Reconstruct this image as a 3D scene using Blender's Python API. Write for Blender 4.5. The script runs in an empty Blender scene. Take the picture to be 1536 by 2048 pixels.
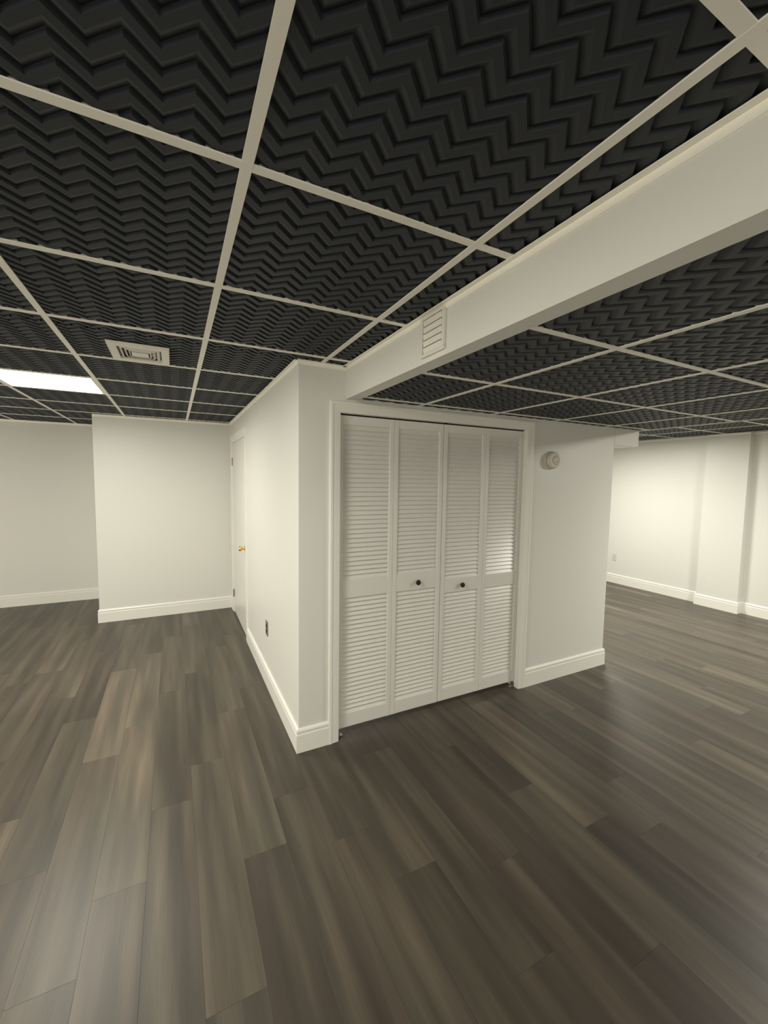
import bpy, bmesh, math, random
from mathutils import Vector, Matrix

random.seed(7)
C = bpy.context.scene.collection
SC = bpy.context.scene

# ------------------------------------------------------------------ camera
CAM = Vector((-0.62916, -2.30463, 1.62335))
RIGHT = Vector((0.8908258, -0.4540992, 0.0149437))
UP = Vector((0.0217163, 0.0754088, 0.9969162))
FWD = Vector((0.4538257, 0.8877542, -0.0770374))
FPX = 823.68
cam_d = bpy.data.cameras.new('camera')
cam_d.sensor_fit = 'HORIZONTAL'
cam_d.sensor_width = 36.0
cam_d.lens = 36.0 * FPX / 1536.0
cam_d.clip_start = 0.02
cam = bpy.data.objects.new('camera', cam_d)
C.objects.link(cam)
m = Matrix((RIGHT, UP, -FWD)).transposed().to_4x4()
m.translation = CAM
cam.matrix_world = m
SC.camera = cam

# ------------------------------------------------------------------ world, exposure
w = bpy.data.worlds.new('world')
SC.world = w
w.use_nodes = True
w.node_tree.nodes['Background'].inputs[0].default_value = (0.53, 0.49, 0.415, 1)
w.node_tree.nodes['Background'].inputs[1].default_value = 2.9
SC.view_settings.view_transform = 'Standard'
SC.view_settings.look = 'None'
SC.view_settings.gamma = 1.0
SC.view_settings.use_curve_mapping = False
SC.view_settings.exposure = 0.30
SC.cycles.max_bounces = 10
SC.cycles.diffuse_bounces = 7
SC.cycles.glossy_bounces = 4
SC.cycles.sample_clamp_indirect = 6.0

LIGHT_STRENGTH = 46.0
LIGHT_COLOR = (1.0, 0.96, 0.855, 1)
# ceiling light panels: (x centre, y centre, strength factor, label)
LIGHTS = [
    (-1.3985, 1.4405, 0.78, 'bright square flush ceiling light panel beside the square air register'),
    (-1.3985, -1.0338, 0.9, 'square flush ceiling light panel in the same tile column, nearer the camera than the register'),
    (4.158, 1.39, 1.5, 'square flush ceiling light panel in the back room behind the closet'),
    (4.158, -1.703, 1.8, 'square flush ceiling light panel right of the lowered ceiling, in front of the closet'),
]

# ------------------------------------------------------------------ dimensions
H = 2.28          # main ceiling
HL = 2.099        # lowered ceiling
XB = 0.285        # left face of the lowered ceiling box
XS = 3.12         # right edge of the lowered ceiling box
WC = 2.78         # closet width
YH = 3.09         # hall end wall
XBUMP = -1.39
YBACK = 4.20
XL, XR, YF = -4.3, 5.79, -5.2
XCOL = 5.70
GA, GB = 0.6146, 0.6185          # tile spacing x / y
TEE = 0.024

# ------------------------------------------------------------------ helpers
def mat(name, color, rough=0.5, spec=0.5, metal=0.0):
    mt = bpy.data.materials.new(name)
    mt.use_nodes = True
    b = mt.node_tree.nodes['Principled BSDF']
    b.inputs['Base Color'].default_value = (*color, 1)
    b.inputs['Roughness'].default_value = rough
    b.inputs['Specular IOR Level'].default_value = spec
    b.inputs['Metallic'].default_value = metal
    return mt

def add_noise_bump(mt, scale, strength, dist=0.002, detail=3.0):
    nt = mt.node_tree
    b = nt.nodes['Principled BSDF']
    tc = nt.nodes.new('ShaderNodeTexCoord')
    n = nt.nodes.new('ShaderNodeTexNoise')
    n.inputs['Scale'].default_value = scale
    n.inputs['Detail'].default_value = detail
    bp = nt.nodes.new('ShaderNodeBump')
    bp.inputs['Strength'].default_value = strength
    bp.inputs['Distance'].default_value = dist
    nt.links.new(tc.outputs['Object'], n.inputs['Vector'])
    nt.links.new(n.outputs['Fac'], bp.inputs['Height'])
    nt.links.new(bp.outputs['Normal'], b.inputs['Normal'])
    return mt

def obj(name, bm, m=None, parent=None, smooth=False, loc=None):
    me = bpy.data.meshes.new(name)
    bmesh.ops.recalc_face_normals(bm, faces=bm.faces)
    bm.to_mesh(me)
    bm.free()
    if m:
        me.materials.append(m)
    if smooth:
        for p in me.polygons:
            p.use_smooth = True
    o = bpy.data.objects.new(name, me)
    C.objects.link(o)
    if loc is not None:
        o.location = loc
    if parent:
        o.parent = parent
    return o

def empty(name, loc=(0, 0, 0), rotz=0.0, parent=None):
    o = bpy.data.objects.new(name, None)
    o.empty_display_size = 0.1
    C.objects.link(o)
    o.location = loc
    o.rotation_euler = (0, 0, rotz)
    if parent:
        o.parent = parent
    return o

def tag(o, label, cat, group=None, kind=None):
    o['label'] = label
    if cat:
        o['category'] = cat
    if group:
        o['group'] = group
    if kind:
        o['kind'] = kind
    return o

def struct(name, bm, m, label=None, parent=None):
    o = obj(name, bm, m, parent)
    if parent is None:
        o['kind'] = 'structure'
    if label:
        o['label'] = label
    return o

def box(bm, x0, x1, y0, y1, z0, z1, bevel=0.0):
    r = bmesh.ops.create_cube(bm, size=1.0)
    vs = r['verts']
    for v in vs:
        v.co = Vector(((x0 + x1) / 2 + v.co.x * (x1 - x0), (y0 + y1) / 2 + v.co.y * (y1 - y0), (z0 + z1) / 2 + v.co.z * (z1 - z0)))
    if bevel > 0:
        es = list({e for v in vs for e in v.link_edges})
        bmesh.ops.bevel(bm, geom=es, offset=bevel, segments=2, affect='EDGES', profile=0.5)
    return vs

def nb():
    return bmesh.new()

def boxm(*a, **k):
    bm = nb()
    box(bm, *a, **k)
    return bm

def sweep(bm, path, profile, normal, ends=(None, None)):
    """Sweep a closed 2-D profile (lateral u, normal v) along a planar polyline, mitred.
    lateral = normal x direction.  ends give the neighbouring points for mitred ends."""
    n = Vector(normal).normalized()
    P = [Vector(p) for p in path]
    ext = ([Vector(ends[0])] if ends[0] else [None]) + P + ([Vector(ends[1])] if ends[1] else [None])
    rings = []
    for i in range(1, len(ext) - 1):
        p = ext[i]
        d0 = (p - ext[i - 1]).normalized() if ext[i - 1] is not None else None
        d1 = (ext[i + 1] - p).normalized() if ext[i + 1] is not None else None
        if d0 is None: d0 = d1
        if d1 is None: d1 = d0
        l0, l1 = n.cross(d0), n.cross(d1)
        lat = (l0 + l1)
        lat = lat / (1.0 + l0.dot(l1)) if (1 + l0.dot(l1)) > 0.05 else l0
        rings.append([bm.verts.new(p + lat * u + n * v) for u, v in profile])
    k = len(profile)
    for a, b in zip(rings[:-1], rings[1:]):
        for j in range(k):
            bm.faces.new((a[j], a[(j + 1) % k], b[(j + 1) % k], b[j]))
    bm.faces.new(rings[0])
    bm.faces.new(list(reversed(rings[-1])))

def lathe(bm, prof, seg=24, mtx=None):
    """Revolve (r, h) profile about local z; mtx places it."""
    mtx = mtx or Matrix.Identity(4)
    rings = []
    for r, h in prof:
        if r < 1e-6:
            rings.append([bm.verts.new(mtx @ Vector((0, 0, h)))])
        else:
            rings.append([bm.verts.new(mtx @ Vector((r * math.cos(2 * math.pi * i / seg), r * math.sin(2 * math.pi * i / seg), h))) for i in range(seg)])
    for a, b in zip(rings[:-1], rings[1:]):
        for i in range(seg):
            j = (i + 1) % seg
            if len(a) == 1 and len(b) == 1:
                continue
            if len(a) == 1:
                bm.faces.new((a[0], b[i], b[j]))
            elif len(b) == 1:
                bm.faces.new((a[i], a[j], b[0]))
            else:
                bm.faces.new((a[i], a[j], b[j], b[i]))

# local z -> -y  (things mounted on the closet front) and local z -> -x (on faces looking left)
TO_FRONT = Matrix.Rotation(math.radians(90), 4, 'X')
TO_LEFT = Matrix.Rotation(math.radians(-90), 4, 'Y')

# ------------------------------------------------------------------ materials
M_wall = add_noise_bump(mat('wall_paint', (0.70, 0.70, 0.645), 0.42, 0.35), 260, 0.05)
M_trim = mat('trim_paint', (0.80, 0.79, 0.73), 0.32, 0.45)
M_door = mat('door_paint', (0.74, 0.73, 0.68), 0.28, 0.5)
M_louv = mat('louver_paint', (0.74, 0.725, 0.68), 0.30, 0.5)
M_tee = mat('tee_white', (0.86, 0.845, 0.75), 0.45, 0.4)
M_tile = add_noise_bump(mat('black_tile', (0.0245, 0.0290, 0.0350), 0.52, 0.28), 900, 0.03)
M_dark = mat('dark_void', (0.01, 0.01, 0.01), 0.9, 0.1)
M_bronze = mat('bronze', (0.035, 0.027, 0.02), 0.38, 0.5, 0.6)
M_brass = mat('brass', (0.80, 0.58, 0.20), 0.22, 0.5, 1.0)
M_hinge = mat('hinge_metal', (0.42, 0.37, 0.28), 0.4, 0.5, 0.8)
M_steel = mat('zinc', (0.45, 0.44, 0.42), 0.4, 0.5, 0.9)
M_reg = mat('register_enamel', (0.72, 0.70, 0.62), 0.4, 0.4)
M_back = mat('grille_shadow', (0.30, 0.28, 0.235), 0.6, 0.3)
M_beige = mat('aged_plastic', (0.62, 0.59, 0.49), 0.45, 0.4)
M_taupe = mat('taupe_plate', (0.20, 0.165, 0.12), 0.35, 0.5)
M_white_pl = mat('white_plastic', (0.62, 0.61, 0.56), 0.4, 0.4)

M_emit = bpy.data.materials.new('light_diffuser')
M_emit.use_nodes = True
nt = M_emit.node_tree
for n in list(nt.nodes):
    nt.nodes.remove(n)
out = nt.nodes.new('ShaderNodeOutputMaterial')
em = nt.nodes.new('ShaderNodeEmission')
em.inputs['Color'].default_value = LIGHT_COLOR
at = nt.nodes.new('ShaderNodeAttribute')
at.attribute_type = 'OBJECT'
at.attribute_name = 'power'
mu = nt.nodes.new('ShaderNodeMath')
mu.operation = 'MULTIPLY'
mu.inputs[1].default_value = LIGHT_STRENGTH
nt.links.new(at.outputs['Fac'], mu.inputs[0])
nt.links.new(mu.outputs[0], em.inputs['Strength'])
nt.links.new(em.outputs[0], out.inputs['Surface'])

def plank_material():
    mt = bpy.data.materials.new('vinyl_plank')
    mt.use_nodes = True
    nt = mt.node_tree
    b = nt.nodes['Principled BSDF']
    L = nt.links.new
    def N(t, **k):
        n = nt.nodes.new(t)
        for a, v in k.items():
            setattr(n, a, v)
        return n
    tc = N('ShaderNodeTexCoord')
    ao = N('ShaderNodeAttribute', attribute_type='OBJECT', attribute_name='tone')
    ag = N('ShaderNodeAttribute', attribute_type='GEOMETRY', attribute_name='tone')
    add = N('ShaderNodeMath', operation='ADD')
    L(ao.outputs['Fac'], add.inputs[0]); L(ag.outputs['Fac'], add.inputs[1])
    so = N('ShaderNodeAttribute', attribute_type='OBJECT', attribute_name='seed')
    sg = N('ShaderNodeAttribute', attribute_type='GEOMETRY', attribute_name='seed')
    seed = N('ShaderNodeMath', operation='ADD')
    L(so.outputs['Fac'], seed.inputs[0]); L(sg.outputs['Fac'], seed.inputs[1])
    # broad soft streaks along the board
    mp = N('ShaderNodeMapping'); mp.inputs['Scale'].default_value = (13.5, 1.0, 1)
    L(tc.outputs['Object'], mp.inputs['Vector'])
    n1 = N('ShaderNodeTexNoise', noise_dimensions='4D'); n1.inputs['Scale'].default_value = 1.0; n1.inputs['Detail'].default_value = 1.5
    L(mp.outputs['Vector'], n1.inputs['Vector']); L(seed.outputs[0], n1.inputs['W'])
    # grain
    mp2 = N('ShaderNodeMapping'); mp2.inputs['Scale'].default_value = (190, 5, 1)
    L(tc.outputs['Object'], mp2.inputs['Vector'])
    n2 = N('ShaderNodeTexNoise', noise_dimensions='4D'); n2.inputs['Scale'].default_value = 1.0; n2.inputs['Detail'].default_value = 4
    L(mp2.outputs['Vector'], n2.inputs['Vector']); L(seed.outputs[0], n2.inputs['W'])
    # hue drift
    mp3 = N('ShaderNodeMapping'); mp3.inputs['Scale'].default_value = (5, 0.8, 1)
    L(tc.outputs['Object'], mp3.inputs['Vector'])
    n3 = N('ShaderNodeTexNoise', noise_dimensions='4D'); n3.inputs['Scale'].default_value = 1.0; n3.inputs['Detail'].default_value = 1
    sd2 = N('ShaderNodeMath', operation='ADD'); sd2.inputs[1].default_value = 31.7
    L(seed.outputs[0], sd2.inputs[0])
    L(mp3.outputs['Vector'], n3.inputs['Vector']); L(sd2.outputs[0], n3.inputs['W'])
    # value = tone + streak + grain
    s1 = N('ShaderNodeMath', operation='MULTIPLY_ADD'); s1.inputs[1].default_value = STREAK; s1.inputs[2].default_value = -STREAK / 2
    L(n1.outputs['Fac'], s1.inputs[0])
    s2 = N('ShaderNodeMath', operation='MULTIPLY_ADD'); s2.inputs[1].default_value = 0.28; s2.inputs[2].default_value = -0.14
    L(n2.outputs['Fac'], s2.inputs[0])
    t1 = N('ShaderNodeMath', operation='ADD'); L(add.outputs[0], t1.inputs[0]); L(s1.outputs[0], t1.inputs[1])
    t2 = N('ShaderNodeMath', operation='ADD'); L(t1.outputs[0], t2.inputs[0]); L(s2.outputs[0], t2.inputs[1])
    rp = N('ShaderNodeValToRGB')
    e = rp.color_ramp.elements
    e[0].position = 0.0; e[0].color = (0.030, 0.023, 0.0175, 1)
    e[1].position = 1.0; e[1].color = (0.190, 0.157, 0.112, 1)
    k = e.new(0.38); k.color = (0.058, 0.048, 0.037, 1)
    k = e.new(0.68); k.color = (0.104, 0.087, 0.065, 1)
    L(t2.outputs[0], rp.inputs['Fac'])
    hu = N('ShaderNodeValToRGB')
    e = hu.color_ramp.elements
    e[0].position = 0.32; e[0].color = (1.04, 0.97, 0.95, 1)
    e[1].position = 0.68; e[1].color = (0.97, 1.02, 0.97, 1)
    L(n3.outputs['Fac'], hu.inputs['Fac'])
    mx = N('ShaderNodeMix', data_type='RGBA', blend_type='MULTIPLY'); mx.inputs[0].default_value = 1.0
    L(rp.outputs['Color'], mx.inputs[6]); L(hu.outputs['Color'], mx.inputs[7])
    L(mx.outputs[2], b.inputs['Base Color'])
    b.inputs['Roughness'].default_value = 0.40
    b.inputs['Specular IOR Level'].default_value = 0.45
    bp = N('ShaderNodeBump'); bp.inputs['Strength'].default_value = 0.12; bp.inputs['Distance'].default_value = 0.001
    L(n2.outputs['Fac'], bp.inputs['Height']); L(bp.outputs['Normal'], b.inputs['Normal'])
    return mt
STREAK = 1.15
M_plank = plank_material()

# ------------------------------------------------------------------ walls
def wall(name, *b, label=None):
    return struct(name, boxm(*b), M_wall, label)

T = 0.10
ZW = 2.36       # walls run a little above the hung ceiling
wall('wall_hall_end', XBUMP, 0.0, YH, YH + T, 0, ZW)
wall('wall_bump_side', XBUMP, XBUMP + T, YH + T, YBACK, 0, ZW)
wall('wall_back_left', XL - T, XBUMP + T, YBACK, YBACK + T, 0, ZW)
wall('wall_right', XR, XR + T, YF, YBACK + T, 0, ZW)
wall('light_block_rear_right', 0.45, XR + T, -4.2, -4.1, 0, ZW)  # unseen, added to block world light from the right floor and lowered ceiling
wall('wall_right_column', XCOL, XR, 0.21, 0.675, 0, ZW)
wall('wall_back_right', WC - T, XR, YBACK, YBACK + T, 0, ZW)

# closet left face with the room door opening
DY0, DY1, DZ = 1.932, 2.905, 2.045
bm = nb()
vs = box(bm, 0, T, 0, DY0, 0, ZW)
es = [e for e in bm.edges if all(abs(v.co.x) < 1e-6 and abs(v.co.y) < 1e-6 for v in e.verts)]
bmesh.ops.bevel(bm, geom=es, offset=0.004, segments=3, affect='EDGES', profile=0.5)
box(bm, 0, T, DY1, YH + T, 0, ZW)
box(bm, 0, T, DY0, DY1, DZ, ZW)
struct('wall_closet_left', bm, M_wall)
# closet front wall with the bifold opening
OX0, OX1, OZ = 0.250, 1.750, 2.015
JT = 0.015
bm = nb()
box(bm, T, OX0 - JT, 0, T, 0, ZW)
vs = box(bm, OX1 + JT, WC, 0, T, 0, ZW)
es = [e for e in bm.edges if all(abs(v.co.x - WC) < 1e-6 and abs(v.co.y) < 1e-6 for v in e.verts)]
bmesh.ops.bevel(bm, geom=es, offset=0.004, segments=3, affect='EDGES', profile=0.5)
box(bm, OX0 - JT, OX1 + JT, 0, T, OZ + JT, ZW)
struct('wall_closet_front', bm, M_wall)
wall('wall_closet_right', WC - T, WC, T, YBACK, 0, ZW)
# duct chase along the closet's right side, flush with the front
bm = nb()
box(bm, WC, XS, 0, YBACK, 1.957, ZW, bevel=0.003)
struct('wall_duct_chase', bm, M_wall)
# drywall step of the lowered ceiling: left face with its return, right edge
bm = nb()
box(bm, XB, XB + 0.012, YF, 0, HL + 0.008, ZW)
box(bm, XB, 0.360, YF, 0, HL - 0.004, HL + 0.008)
bmesh.ops.remove_doubles(bm, verts=bm.verts, dist=1e-6)
struct('wall_ceiling_step', bm, M_wall)
struct('wall_ceiling_step_right', boxm(XS - 0.012, XS, YF, 0, HL - 0.004, ZW), M_wall)

# ------------------------------------------------------------------ floor of vinyl planks
floor = struct('floor', boxm(XL - T, XR + T, YF - T, YBACK + T, -0.12, -0.008), M_dark)
PW, PL = 0.1827, 1.22
PX0 = 0.336
def plank_mesh(w, l):
    bm = nb()
    g, c, t = 0.00012, 0.00035, 0.008
    x0, x1, y0, y1 = -w / 2 + g, w / 2 - g, -l / 2 + g, l / 2 - g
    lo = [bm.verts.new((x, y, -t)) for x, y in ((x0, y0), (x1, y0), (x1, y1), (x0, y1))]
    mid = [bm.verts.new((x, y, -c)) for x, y in ((x0, y0), (x1, y0), (x1, y1), (x0, y1))]
    up = [bm.verts.new((x, y, 0)) for x, y in ((x0 + c, y0 + c), (x1 - c, y0 + c), (x1 - c, y1 - c), (x0 + c, y1 - c))]
    for a, b in ((lo, mid), (mid, up)):
        for i in range(4):
            j = (i + 1) % 4
            bm.faces.new((a[i], a[j], b[j], b[i]))
    bm.faces.new(up)
    return bm
base = plank_mesh(PW, PL)
plank_me = bpy.data.meshes.new('plank')
bmesh.ops.recalc_face_normals(base, faces=base.faces)
base.to_mesh(plank_me); base.free()
plank_me.materials.append(M_plank)

# end-joint positions read off the floor, by column index (k: x from PX0 + k*PW)
JOINT = {-4: -0.585, -8: -0.785, -5: 0.142, -7: 1.93, 0: -1.415, 1: -1.08, 4: -1.12, 3: -0.80, -3: -0.30, -6: -0.12, -2: 0.55, -1: -0.95, 2: -0.35}
TONE = {}   # (column, piece) -> tone override, piece 0 ends at JOINT towards the camera
TONE.update({(-8, 1): 0.72, (-8, 0): 0.60, (-8, -1): 0.40, (-4, 0): 0.60, (-4, -1): 0.36, (-5, 0): 0.42, (-5, -1): 0.58, (-7, 0): 0.48, (-7, -1): 0.66,
             (0, 0): 0.50, (0, -1): 0.38, (1, 0): 0.36, (1, -1): 0.46, (4, 0): 0.60, (4, -1): 0.30, (3, 0): 0.44, (-6, 0): 0.40, (-6, -1): 0.50,
             (-3, 0): 0.46, (-2, 0): 0.52, (-1, 0): 0.44, (-4, 1): 0.56, (-7, -2): 0.70})
def in_view(x, y):
    d = Vector((x, y, 0)) - CAM
    z = d.dot(FWD)
    if z < 0.05:
        return False
    u = 768 + FPX * d.dot(RIGHT) / z
    v = 1024 - FPX * d.dot(UP) / z
    return -60 < u < 1596 and v < 2130
def hidden(x, y):      # behind or under the closet block as seen from the camera
    if 0.03 < x < WC - 0.03 and y > 0.13:
        return True
    if x < XBUMP - 0.0 and y > YBACK or (x > XBUMP and x < 0 and y > YH):
        return True
    # crosses the closet footprint on the way from the camera
    for s in range(1, 40):
        t = s / 40
        px, py = CAM.x + (x - CAM.x) * t, CAM.y + (y - CAM.y) * t
        if 0.02 < px < WC - 0.02 and py > 0.05:
            return True
        if XBUMP < px < 0 and py > YH:
            return True
    return False
far_bm = nb()
tone_l, seed_l = far_bm.faces.layers.float.new('tone'), far_bm.faces.layers.float.new('seed')
def far_plank(x, y, tone, seed):
    x0, x1, y0, y1 = x - PW / 2, x + PW / 2, y - PL / 2, y + PL / 2
    x0, x1, y0, y1 = max(x0, XL), min(x1, XR), max(y0, YF), min(y1, YBACK)
    if x1 - x0 < 0.01 or y1 - y0 < 0.01:
        return
    g = 0.0006
    f = far_bm.faces.new([far_bm.verts.new((a, b, 0)) for a, b in ((x0 + g, y0 + g), (x1 - g, y0 + g), (x1 - g, y1 - g), (x0 + g, y1 - g))])
    f[tone_l] = tone; f[seed_l] = seed
rng = random.Random(21)
k0, k1 = math.floor((XL - PX0) / PW) - 1, math.ceil((XR - PX0) / PW) + 1
n_part = 0
for k in range(k0, k1):
    xc = PX0 + (k + 0.5) * PW
    off = JOINT.get(k, rng.uniform(0, PL))
    j0 = math.floor((YF - off) / PL) - 1
    for j in range(j0, j0 + 11):
        yc = off + (j + 0.5) * PL
        tone = TONE.get((k, j), min(0.80, max(0.22, rng.gauss(0.47, 0.075))))
        seed = rng.uniform(0, 60)
        if yc + PL / 2 < YF or yc - PL / 2 > YBACK or xc + PW / 2 < XL or xc - PW / 2 > XR:
            continue
        inside = XL < xc - PW / 2 and xc + PW / 2 < XR and YF < yc - PL / 2 and yc + PL / 2 < YBACK
        pts = [(xc + a * PW / 2.1, yc + b * PL / 2.05) for a in (-1, 0, 1) for b in (-1, -0.5, 0, 0.5, 1)]
        if inside and any(in_view(*p) and not hidden(*p) for p in pts):
            o = bpy.data.objects.new('plank', plank_me)
            C.objects.link(o)
            o.location = (xc, yc, 0)
            o.parent = floor
            o['tone'] = tone; o['seed'] = seed
            n_part += 1
        else:
            far_plank(xc, yc, tone, seed)
o = obj('plank_field', far_bm, M_plank, floor)
o['kind'] = 'stuff'
print('planks as parts', n_part)

# ------------------------------------------------------------------ hung ceilings
NRZ = 12          # ridges per tile
def tile_mesh(name, sx, sy):
    """Black chevron-ribbed lay-in tile, ribs running across x, relief upward from z = 0."""
    bm = nb()
    nseg = 12
    dx, pitch = sx / nseg, sy / NRZ
    amp = 0.047
    prof = [(0.0, 0.0), (0.43, 0.0), (0.56, 0.0016), (0.76, 0.0056), (0.92, 0.0084), (0.955, 0.0078)]   # (share of pitch, height)
    ys = [((r + s) * pitch, h) for r in range(-1, NRZ + 1) for s, h in prof] + [((NRZ + 1) * pitch, 0.0)]
    cols = []
    for i in range(nseg + 1):
        x = -sx / 2 + i * dx
        shift = amp / 2 if i % 2 else -amp / 2
        cols.append([bm.verts.new((x, -sy / 2 + y + shift, h)) for y, h in ys])
    for a, b in zip(cols[:-1], cols[1:]):
        for q in range(len(ys) - 1):
            bm.faces.new((a[q], b[q], b[q + 1], a[q + 1]))
    # trim to the tile outline, with a plain border
    for co, no in (((0, -sy / 2 + 0.004, 0), (0, -1, 0)), ((0, sy / 2 - 0.004, 0), (0, 1, 0))):
        bmesh.ops.bisect_plane(bm, geom=bm.verts[:] + bm.edges[:] + bm.faces[:], plane_co=co, plane_no=no, clear_outer=True)
    me = bpy.data.meshes.new(name)
    for f in bm.faces:
        if f.normal.z > 0:
            f.normal_flip()
    bm.to_mesh(me)
    bm.free()
    me.materials.append(M_tile)
    return me

def cut_mesh(src, x0, x1, y0, y1):
    bm = nb()
    bm.from_mesh(src)
    for co, no in (((x0, 0, 0), (-1, 0, 0)), ((x1, 0, 0), (1, 0, 0)), ((0, y0, 0), (0, -1, 0)), ((0, y1, 0), (0, 1, 0))):
        bmesh.ops.bisect_plane(bm, geom=bm.verts[:] + bm.edges[:] + bm.faces[:], plane_co=co, plane_no=no, clear_outer=True)
    if not bm.faces:
        bm.free()
        return None
    me = bpy.data.meshes.new(src.name)
    bm.to_mesh(me)
    bm.free()
    me.materials.append(M_tile)
    return me

TILE = tile_mesh('ceiling_tile', GA - 0.004, GB - 0.004)
TILE_LOW = tile_mesh('ceiling_tile', GA - 0.004, 0.627 - 0.004)

def tee_bm(along, c, a, b, z, lift=0.0):
    bm = nb()
    h = TEE / 2
    z = z + lift
    if along == 'y':
        box(bm, c - h, c + h, a, b, z, z + 0.0035)
        box(bm, c - 0.002, c + 0.002, a, b, z + 0.0035, z + 0.032)
    else:
        box(bm, a, b, c - h, c + h, z, z + 0.0035)
        box(bm, a, b, c - 0.002, c + 0.002, z + 0.0035, z + 0.032)
    return bm

def grid_ceiling(parent, z, x0, x1, y0, y1, gx, gy, ga, gb, tile, skip=(), hide=None):
    """Tiles and tees of a lay-in ceiling between x0..x1, y0..y1 with grid lines at gx + i*ga, gy + j*gb."""
    i0, i1 = math.floor((x0 - gx) / ga), math.ceil((x1 - gx) / ga)
    j0, j1 = math.floor((y0 - gy) / gb), math.ceil((y1 - gy) / gb)
    e = 0.003
    for i in range(i0, i1):
        for j in range(j0, j1):
            cx, cy = gx + (i + 0.5) * ga, gy + (j + 0.5) * gb
            ax0, ax1 = max(cx - ga / 2, x0 + e), min(cx + ga / 2, x1 - e)
            ay0, ay1 = max(cy - gb / 2, y0 + e), min(cy + gb / 2, y1 - e)
            if ax1 - ax0 < 0.015 or ay1 - ay0 < 0.015:
                continue
            if any(abs(cx - s[0]) < 0.1 and abs(cy - s[1]) < 0.1 for s in skip):
                continue
            if hide and hide(ax0, ax1, ay0, ay1):
                continue
            whole = ax1 - ax0 > ga - 0.002 and ay1 - ay0 > gb - 0.002
            me = tile if whole else cut_mesh(tile, ax0 - cx, ax1 - cx, ay0 - cy, ay1 - cy)
            if me is None:
                continue
            o = bpy.data.objects.new('ceiling_tile', me)
            C.objects.link(o)
            o.location = (cx, cy, z + 0.0042)
            o.parent = parent
    for i in range(i0, i1 + 1):
        x = gx + i * ga
        if x0 + 0.02 < x < x1 - 0.02:
            obj('main_tee', tee_bm('y', x, y0, y1, z), M_tee, parent)
    for j in range(j0, j1 + 1):
        y = gy + j * gb
        if y0 + 0.02 < y < y1 - 0.02:
            obj('cross_tee', tee_bm('x', y, x0, x1, z, 0.0004), M_tee, parent)

ceiling = struct('ceiling', boxm(XL - T, XR + T, YF - T, YBACK + T, ZW, ZW + 0.08), M_dark)
lights_xy = [(a, b) for a, b, _, _ in LIGHTS]
GX, GY = 0.138, -0.106
# left bay in three strips round the closet and the hall end wall
grid_ceiling(ceiling, H, XL, XB, YF, 0.0, GX, GY, GA, GB, TILE, lights_xy)
grid_ceiling(ceiling, H, XL, 0.0, 0.0, YH, GX, GY, GA, GB, TILE, lights_xy)
grid_ceiling(ceiling, H, XL, XBUMP, YH, YBACK, GX, GY, GA, GB, TILE, lights_xy)
# right bay
grid_ceiling(ceiling, H, XS, XR, YF, YBACK, 5.08, 0.462, GA, GB, TILE, [(4.158, 1.39), (4.158, -1.703)])
# lowered ceiling over the doors
low = struct('ceiling_lowered', boxm(XB + 0.02, XS - 0.02, YF, -0.002, HL + 0.06, HL + 0.07), M_dark)
grid_ceiling(low, HL, 0.352, XS - 0.004, YF, -0.0, 0.785, -0.085, GA, 0.627, TILE_LOW)

# wall angles (L trims) round the ceilings
ANG = [(0, 0), (0.022, 0), (0.022, 0.0012), (0.0012, 0.0012), (0.0012, 0.024), (0, 0.024)]
ANG_DROP = [(u, v) for u, v in [(0.0, -0.022), (0.0030, -0.022), (0.0030, -0.0015), (0.021, -0.0015), (0.021, 0.0015), (0.0, 0.0015)]]
tr = [0]
def angle(path, z, ends=(None, None)):
    tr[0] += 1
    bm = nb()
    sweep(bm, [(x, y, z) for x, y in path], ANG_DROP, (0, 0, 1), ends)
    struct('trim_%d' % tr[0], bm, M_tee)
# directions chosen so that +u (z x dir) points into the room
angle([(XB, 0), (XB, YF)][::-1], H)
angle([(0, 0), (XB, 0)][::-1], H)
angle([(0, YH), (0, 0)][::-1], H)
angle([(XBUMP, YH), (0, YH)][::-1], H)
angle([(XL, YBACK), (XBUMP, YBACK)][::-1], H)
angle([(XR, 0.675), (XR, YBACK)], H)
angle([(XCOL, 0.21), (XCOL, 0.675)], H)
angle([(XR, YF), (XR, 0.21)], H)
angle([(XS, YF), (XS, YBACK)][::-1], H)

# ------------------------------------------------------------------ baseboards
BB = [(0, 0), (0.0145, 0), (0.0145, 0.108), (0.0120, 0.113), (0.0115, 0.121), (0.0140, 0.126), (0.0130, 0.135), (0.0075, 0.143), (0, 0.146)]
def baseboard(name, a, b, prev=None, nxt=None):
    bm = nb()
    f = lambda p: None if p is None else (p[0], p[1], 0)
    sweep(bm, [f(a), f(b)], BB, (0, 0, 1), (f(prev), f(nxt)))
    return struct(name, bm, M_trim)
CY0, CY1 = 1.842, 2.985         # outer edges of the room door's casing
baseboard('baseboard_back_left', (XBUMP, YBACK), (XL, YBACK))
baseboard('baseboard_bump_side', (XBUMP, YH), (XBUMP, YBACK), prev=(0, YH))
baseboard('baseboard_hall_end', (0, YH), (XBUMP, YH), prev=(0, 2.0), nxt=(XBUMP, YBACK))
baseboard('baseboard_hall_corner', (0, CY1), (0, YH), nxt=(-1, YH))
baseboard('baseboard_closet_left', (0, 0), (0, CY0), prev=(0.19, 0))
baseboard('baseboard_closet_front_left', (0.186, 0), (0, 0), nxt=(0, CY0))
baseboard('baseboard_closet_front_right', (WC, 0), (1.814, 0), prev=(WC, 2))
baseboard('baseboard_closet_right', (WC, YBACK), (WC, 0), nxt=(1.8, 0))
baseboard('baseboard_back_right', (XR, YBACK), (WC, YBACK), prev=(XR, 1), nxt=(WC, 0))
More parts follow.
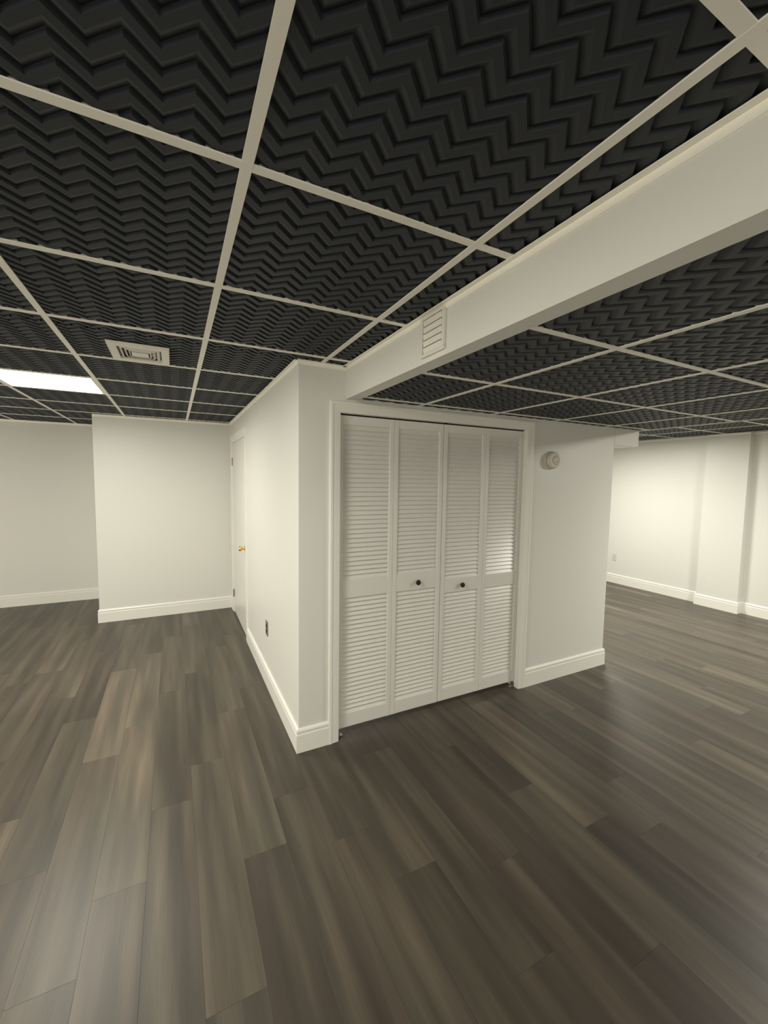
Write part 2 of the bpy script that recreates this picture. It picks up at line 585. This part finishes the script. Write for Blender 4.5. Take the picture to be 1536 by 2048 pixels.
baseboard('baseboard_right_back', (XR, 0.675), (XR, YBACK), prev=(XCOL, 0.675), nxt=(WC, YBACK))
baseboard('baseboard_column_back', (XCOL, 0.675), (XR, 0.675), prev=(XCOL, 0.21), nxt=(XR, YBACK))
baseboard('baseboard_column', (XCOL, 0.21), (XCOL, 0.675), prev=(XR, 0.21), nxt=(XR, 0.675))
baseboard('baseboard_column_front', (XR, 0.21), (XCOL, 0.21), prev=(XR, YF), nxt=(XCOL, 0.675))
baseboard('baseboard_right', (XR, YF), (XR, 0.21), nxt=(XCOL, 0.21))

# ------------------------------------------------------------------ closet opening: casing and jamb
CASE = [(0, 0), (0, 0.009), (0.012, 0.0105), (0.030, 0.0125), (0.040, 0.0128), (0.046, 0.0165), (0.058, 0.017), (0.064, 0.015), (0.065, 0)]
bm = nb()
sweep(bm, [(OX1, 0, 0), (OX1, 0, OZ), (OX0, 0, OZ), (OX0, 0, 0)], [(-u, v) for u, v in CASE], (0, -1, 0))
trim = struct('trim_20', bm, M_trim, 'white moulded casing round the louvered closet doors')
bm = nb()
box(bm, OX0 - JT, OX0, 0, T, 0, OZ)
box(bm, OX1, OX1 + JT, 0, T, 0, OZ)
box(bm, OX0 - JT, OX1 + JT, 0, T, OZ, OZ + JT)
obj('jamb', bm, M_trim, trim)
obj('door_track', boxm(OX0, OX1, 0.034, 0.060, OZ - 0.005, OZ), M_dark, trim)
obj('track_catch', boxm(1.0125, 1.0185, 0.004, 0.034, OZ - 0.003, OZ), M_bronze, trim)

# ------------------------------------------------------------------ louvered bifold doors
DYF, DTH = 0.032, 0.028          # front face y, thickness
DZ0, DZ1 = 0.050, 2.0075
SLAT_D, SLAT_T = 0.0360, 0.0060
def slat_mesh(wd):
    """One louver: a rounded board tilted so that its front edge hangs low."""
    bm = nb()
    a = math.radians(66)
    pr = [(-SLAT_D / 2, -SLAT_T * 0.2), (-SLAT_D / 2 + 0.0015, -SLAT_T / 2), (SLAT_D / 2 - 0.0015, -SLAT_T / 2), (SLAT_D / 2, 0), (SLAT_D / 2 - 0.0015, SLAT_T / 2), (-SLAT_D / 2 + 0.0015, SLAT_T / 2), (-SLAT_D / 2, SLAT_T * 0.2)]
    r = []
    for x in (-wd / 2, wd / 2):
        # local: p along the slope (front-low to back-high), q across
        r.append([bm.verts.new((x, p * math.cos(a) - q * math.sin(a), p * math.sin(a) + q * math.cos(a))) for p, q in pr])
    k = len(pr)
    for j in range(k):
        bm.faces.new((r[0][j], r[0][(j + 1) % k], r[1][(j + 1) % k], r[1][j]))
    bm.faces.new(r[0]); bm.faces.new(list(reversed(r[1])))
    bmesh.ops.recalc_face_normals(bm, faces=bm.faces)
    me = bpy.data.meshes.new('slat')
    bm.to_mesh(me); bm.free()
    me.materials.append(M_louv)
    return me

def bifold(x0, xm, x1, mid, label, knob_x, knob_z, pivot_x):
    root = empty('bifold_door', ((x0 + x1) / 2, DYF + DTH / 2, 0))
    tag(root, label, 'closet door', 'louvered bifold closet doors', 'thing')
    ox, oy = root.location.x, root.location.y
    def sub(name, bm, m, parent, smooth=False):
        bmesh.ops.translate(bm, verts=bm.verts, vec=(-ox, -oy, 0))
        return obj(name, bm, m, parent, smooth)
    for a, b in ((x0, xm - 0.0008), (xm + 0.0008, x1)):
        pan = sub('door_panel', boxm(a + 0.030, b - 0.030, DYF + DTH - 0.003, DYF + DTH - 0.001, DZ0 + 0.02, DZ1 - 0.02), M_louv, root)
        st = 0.0315
        y0, y1 = DYF, DYF + DTH
        for s0, s1 in ((a, a + st), (b - st, b)):
            sub('stile', boxm(s0, s1, y0, y1, DZ0, DZ1, bevel=0.0025), M_louv, pan)
        zb, zt = 0.140, 1.953
        for r0, r1 in ((DZ0, zb), (mid[0], mid[1]), (zt, DZ1)):
            sub('rail', boxm(a + st, b - st, y0 + 0.0015, y1 - 0.0015, r0, r1, bevel=0.002), M_louv, pan)
        wd = b - a - 2 * st - 0.0005
        me = slat_mesh(wd)
        for lo, hi in ((zb, mid[0]), (mid[1], zt)):
            n = round((hi - lo - 0.006) / 0.0288)
            for i in range(n):
                o = bpy.data.objects.new('slat', me)
                C.objects.link(o)
                o.location = ((a + b) / 2 - ox, DYF + 0.0135 - oy, lo + (i + 0.5) * (hi - lo) / n + 0.001)
                o.parent = pan
    bm = nb()
    lathe(bm, [(0.0, 0.0), (0.0095, 0.0), (0.0085, 0.003), (0.0075, 0.006), (0.010, 0.009), (0.0165, 0.012), (0.0185, 0.016), (0.0170, 0.0205), (0.011, 0.0235), (0.0, 0.0245)], 20,
          Matrix.Translation((knob_x, DYF, knob_z)) @ TO_FRONT)
    k = sub('knob', bm, M_bronze, root, True)
    k['label'] = 'round dark bronze pull knob'
    # floor pivot bracket under the jamb end of the pair
    s = 1 if pivot_x < (x0 + x1) / 2 else -1
    bm = nb()
    xa, xb = sorted((pivot_x, pivot_x + s * 0.045))
    box(bm, xa, xb, DYF + 0.0, DYF + DTH, 0.0, 0.003)
    xa, xb = sorted((pivot_x, pivot_x + s * 0.003))
    box(bm, xa, xb, DYF + 0.0, DYF + DTH, 0.0, 0.035)
    lathe(bm, [(0.0, 0.003), (0.009, 0.003), (0.009, 0.012), (0.004, 0.014), (0.004, 0.052), (0.0, 0.052)], 12, Matrix.Translation((pivot_x + s * 0.022, DYF + DTH / 2, 0)))
    sub('pivot_bracket', bm, M_steel, root)
    return root
bifold(0.2535, 0.634, 1.0125, (0.888, 1.004), 'white louvered bifold closet door, the pair nearer the wall corner with the baseboard return', 0.826, 0.939, OX0 + 0.001)
bifold(1.0182, 1.386, 1.7465, (0.836, 0.934), 'white louvered bifold closet door, the pair nearer the smoke detector', 1.199, 0.884, OX1 - 0.001)

# ------------------------------------------------------------------ room door in the closet's left face
door = empty('door_1', (0.02, (DY0 + DY1) / 2, 0))
door['kind'] = 'structure'
door['label'] = 'flush white interior door with brass knob in the hallway'
def dsub(name, bm, m, parent=None, smooth=False):
    bmesh.ops.translate(bm, verts=bm.verts, vec=-door.location)
    return obj(name, bm, m, parent or door, smooth)
dsub('door_leaf', boxm(0.001, 0.036, DY0 + 0.018, DY1 - 0.018, 0.012, DZ - 0.018, bevel=0.0015), M_door)
bm = nb()
box(bm, 0.0, T, DY0, DY0 + 0.015, 0, DZ)
box(bm, 0.0, T, DY1 - 0.015, DY1, 0, DZ)
box(bm, 0.0, T, DY0, DY1, DZ - 0.015, DZ)
dsub('door_jamb', bm, M_trim)
bm = nb()
sc = [(-u * 1.25, v * 0.8) for u, v in CASE]
sweep(bm, [(0, DY0 + 0.008, 0), (0, DY0 + 0.008, DZ - 0.008), (0, DY1 - 0.008, DZ - 0.008), (0, DY1 - 0.008, 0)], sc, (-1, 0, 0))
dsub('door_casing', bm, M_trim)
bm = nb()
lathe(bm, [(0.0, 0.0), (0.031, 0.0), (0.030, 0.004), (0.024, 0.007), (0.012, 0.009), (0.010, 0.020), (0.011, 0.028), (0.020, 0.036), (0.026, 0.046), (0.026, 0.054), (0.020, 0.061), (0.0, 0.064)], 24,
      Matrix.Translation((0.001, 1.985, 0.917)) @ TO_LEFT)
k = dsub('knob', bm, M_brass, None, True)
k['label'] = 'polished brass door knob'
for z in (0.236, 1.815):
    bm = nb()
    lathe(bm, [(0.0, -0.046), (0.007, -0.046), (0.007, 0.046), (0.0, 0.046)], 10, Matrix.Translation((-0.006, DY1 - 0.017, z)))
    box(bm, -0.0005, 0.0015, DY1 - 0.04, DY1 + 0.004, z - 0.044, z + 0.044)
    dsub('hinge', bm, M_hinge)

# ------------------------------------------------------------------ ceiling lights
for n, (x, y, pw, lab) in enumerate(LIGHTS):
    ga, gb = GA - 0.026, GB - 0.026
    root = empty('ceiling_light', (x, y, H))
    tag(root, lab, 'ceiling light', 'square ceiling light panels')
    bm = nb()
    fr = 0.014
    for a, b, c, d in ((-ga / 2, ga / 2, -gb / 2, -gb / 2 + fr), (-ga / 2, ga / 2, gb / 2 - fr, gb / 2), (-ga / 2, -ga / 2 + fr, -gb / 2 + fr, gb / 2 - fr), (ga / 2 - fr, ga / 2, -gb / 2 + fr, gb / 2 - fr)):
        box(bm, a, b, c, d, 0.001, 0.05)
    obj('light_frame', bm, M_tee, root)
    obj('light_housing', boxm(-ga / 2, ga / 2, -gb / 2, gb / 2, 0.05, 0.075), M_tee, root)
    bm = nb()
    a, b = ga / 2 - fr, gb / 2 - fr
    bm.faces.new([bm.verts.new(p) for p in ((-a, -b, 0.008), (-a, b, 0.008), (a, b, 0.008), (a, -b, 0.008))])
    me = bpy.data.meshes.new('diffuser')
    bm.to_mesh(me); bm.free()
    me.materials.append(M_emit)
    d = bpy.data.objects.new('diffuser', me)
    C.objects.link(d)
    d.parent = root
    d['power'] = pw
    d['label'] = 'glowing white diffuser'

# ------------------------------------------------------------------ square register in the ceiling
def ring(bm, ax, ay, bx, by, za, zb, t=0.0015):
    """Four-sided sloping blade from half-size (ax, ay) at za to (bx, by) at zb."""
    def quad(hx, hy, z):
        return [bm.verts.new((sx * hx, sy * hy, z)) for sx, sy in ((-1, -1), (1, -1), (1, 1), (-1, 1))]
    A, B_, A2, B2 = quad(ax, ay, za), quad(bx, by, zb), quad(ax - t, ay - t, za + t), quad(bx - t, by - t, zb + t)
    for p, q in ((A, B_), (A2, B2)):
        for i in range(4):
            j = (i + 1) % 4
            bm.faces.new((p[i], p[j], q[j], q[i]))
    for p, q in ((A, A2), (B_, B2)):
        for i in range(4):
            j = (i + 1) % 4
            bm.faces.new((p[i], p[j], q[j], q[i]))
reg = empty('ceiling_register', (-0.772, 0.308, H))
tag(reg, 'white square four-way air register set in the black ceiling tiles', 'air vent')
RX, RY = 0.1385, 0.172
bm = nb()
def frame(bm, ox, oy, ix, iy, z0, z1):
    o_lo = [(-ox, -oy), (ox, -oy), (ox, oy), (-ox, oy)]
    i_lo = [(-ix, -iy), (ix, -iy), (ix, iy), (-ix, iy)]
    vo0 = [bm.verts.new((x, y, z1)) for x, y in o_lo]
    vo1 = [bm.verts.new((x * 0.985, y * 0.985, z0)) for x, y in o_lo]
    vi1 = [bm.verts.new((x, y, z0 + 0.001)) for x, y in i_lo]
    vi0 = [bm.verts.new((x, y, z1 + 0.02)) for x, y in i_lo]
    for a, b in ((vo0, vo1), (vo1, vi1), (vi1, vi0)):
        for i in range(4):
            j = (i + 1) % 4
            bm.faces.new((a[i], a[j], b[j], b[i]))
frame(bm, RX, RY, 0.100, 0.122, -0.010, 0.002)
obj('register_frame', bm, M_reg, reg)
for ax, ay, bx, by in ((0.099, 0.121, 0.080, 0.096), (0.079, 0.093, 0.062, 0.072), (0.061, 0.070, 0.046, 0.049)):
    bm = nb()
    ring(bm, ax, ay, bx, by, 0.010, -0.008)
    obj('vent_blade', bm, M_reg, reg)
obj('centre_plate', boxm(-0.039, 0.039, -0.040, 0.040, -0.009, -0.007), M_reg, reg)
obj('register_duct', boxm(-0.099, 0.099, -0.121, 0.121, 0.024, 0.026), M_reg, reg)

# ------------------------------------------------------------------ louvered grille on the ceiling step
gr = empty('wall_grille', (XB, -0.921, 2.194))
tag(gr, 'white slatted air grille on the side of the lowered ceiling', 'air vent', None, 'thing')
gw, gh = 0.081, 0.0795
bm = nb()
fb = 0.0135
for a, b, c, d in ((-gw, gw, -gh, -gh + fb), (-gw, gw, gh - fb, gh), (-gw, -gw + fb, -gh + fb, gh - fb), (gw - fb, gw, -gh + fb, gh - fb)):
    box(bm, -0.0135, 0.0, a, b, c, d, bevel=0.003)
obj('grille_frame', bm, M_reg, gr)
for i in range(5):
    z = -gh + fb + (i + 0.5) * (2 * gh - 2 * fb) / 5
    bm = nb()
    vs = box(bm, -0.0011, 0.0011, -gw + fb + 0.005, gw - fb - 0.003, -0.0105, 0.0105, bevel=0.0006)
    bmesh.ops.rotate(bm, verts=bm.verts, cent=(0, 0, 0), matrix=Matrix.Rotation(math.radians(-12), 3, 'Y'))
    bmesh.ops.translate(bm, verts=bm.verts, vec=(-0.0075, 0, z))
    obj('slat', bm, M_reg, gr)
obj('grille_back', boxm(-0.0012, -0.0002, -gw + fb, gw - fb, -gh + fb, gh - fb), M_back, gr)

# ------------------------------------------------------------------ smoke detector
sd = empty('smoke_detector', (2.008, 0, 1.797))
tag(sd, 'round cream smoke detector on the wall right of the closet doors', 'smoke detector')
bm = nb()
lathe(bm, [(0, 0), (0.070, 0), (0.071, 0.004), (0.071, 0.012), (0.069, 0.014), (0.0, 0.014)], 40, TO_FRONT)
obj('mounting_base', bm, M_beige, sd, True)
bm = nb()
lathe(bm, [(0, 0.013), (0.066, 0.013), (0.0655, 0.028), (0.062, 0.040), (0.052, 0.046), (0.040, 0.048), (0.040, 0.0465), (0.034, 0.0465), (0.034, 0.049), (0, 0.050)], 40, TO_FRONT)
obj('detector_body', bm, M_beige, sd, True)
bm = nb()
for i in range(20):
    a = 2 * math.pi * i / 20
    mt_ = TO_FRONT @ Matrix.Rotation(a, 4, 'Z')
    vs = box(bm, 0.0648, 0.0662, -0.0065, 0.0065, 0.019, 0.023)
    for v in vs:
        v.co = mt_ @ v.co
sl = obj('vent_slots', bm, M_taupe, sd)
bm = nb()
lathe(bm, [(0, 0.049), (0.009, 0.049), (0.009, 0.0525), (0.0, 0.053)], 16, TO_FRONT @ Matrix.Translation((0.018, -0.008, 0)))
obj('test_button', bm, M_beige, sd, True)

# ------------------------------------------------------------------ outlets
def outlet(name, loc, rotz, m, mr, label):
    root = empty(name, loc, rotz)       # local: plate faces -x, y across, z up
    tag(root, label, 'outlet')
    pl = boxm(-0.0055, 0.0, -0.0365, 0.0365, -0.058, 0.058, bevel=0.002)
    obj('cover_plate', pl, m, root)
    for z in (-0.0195, 0.0195):
        bm = nb()
        box(bm, -0.0075, -0.005, -0.0165, 0.0165, z - 0.0135, z + 0.0135, bevel=0.0008)
        r = obj('receptacle', bm, mr, root)
        bm = nb()
        for y0, y1, z0, z1 in ((-0.0075, -0.0055, -0.001, 0.007), (0.0055, 0.0075, 0.0, 0.007), (-0.002, 0.002, -0.009, -0.005)):
            box(bm, -0.0078, -0.0072, y0, y1, z + z0, z + z1)
        obj('slots', bm, M_dark, r)
    bm = nb()
    lathe(bm, [(0, 0.0055), (0.003, 0.0055), (0.0025, 0.0067), (0, 0.007)], 10, TO_LEFT)
    obj('screw', bm, M_hinge, root)
outlet('wall_outlet', (0, 0.905, 0.455), 0.0, M_taupe, M_bronze, 'brown wall outlet low on the closet side wall near the hallway door')
outlet('wall_outlet', (XR, 1.92, 0.424), 0.0, M_white_pl, M_white_pl, 'white wall outlet low on the far right wall beside the closet edge')
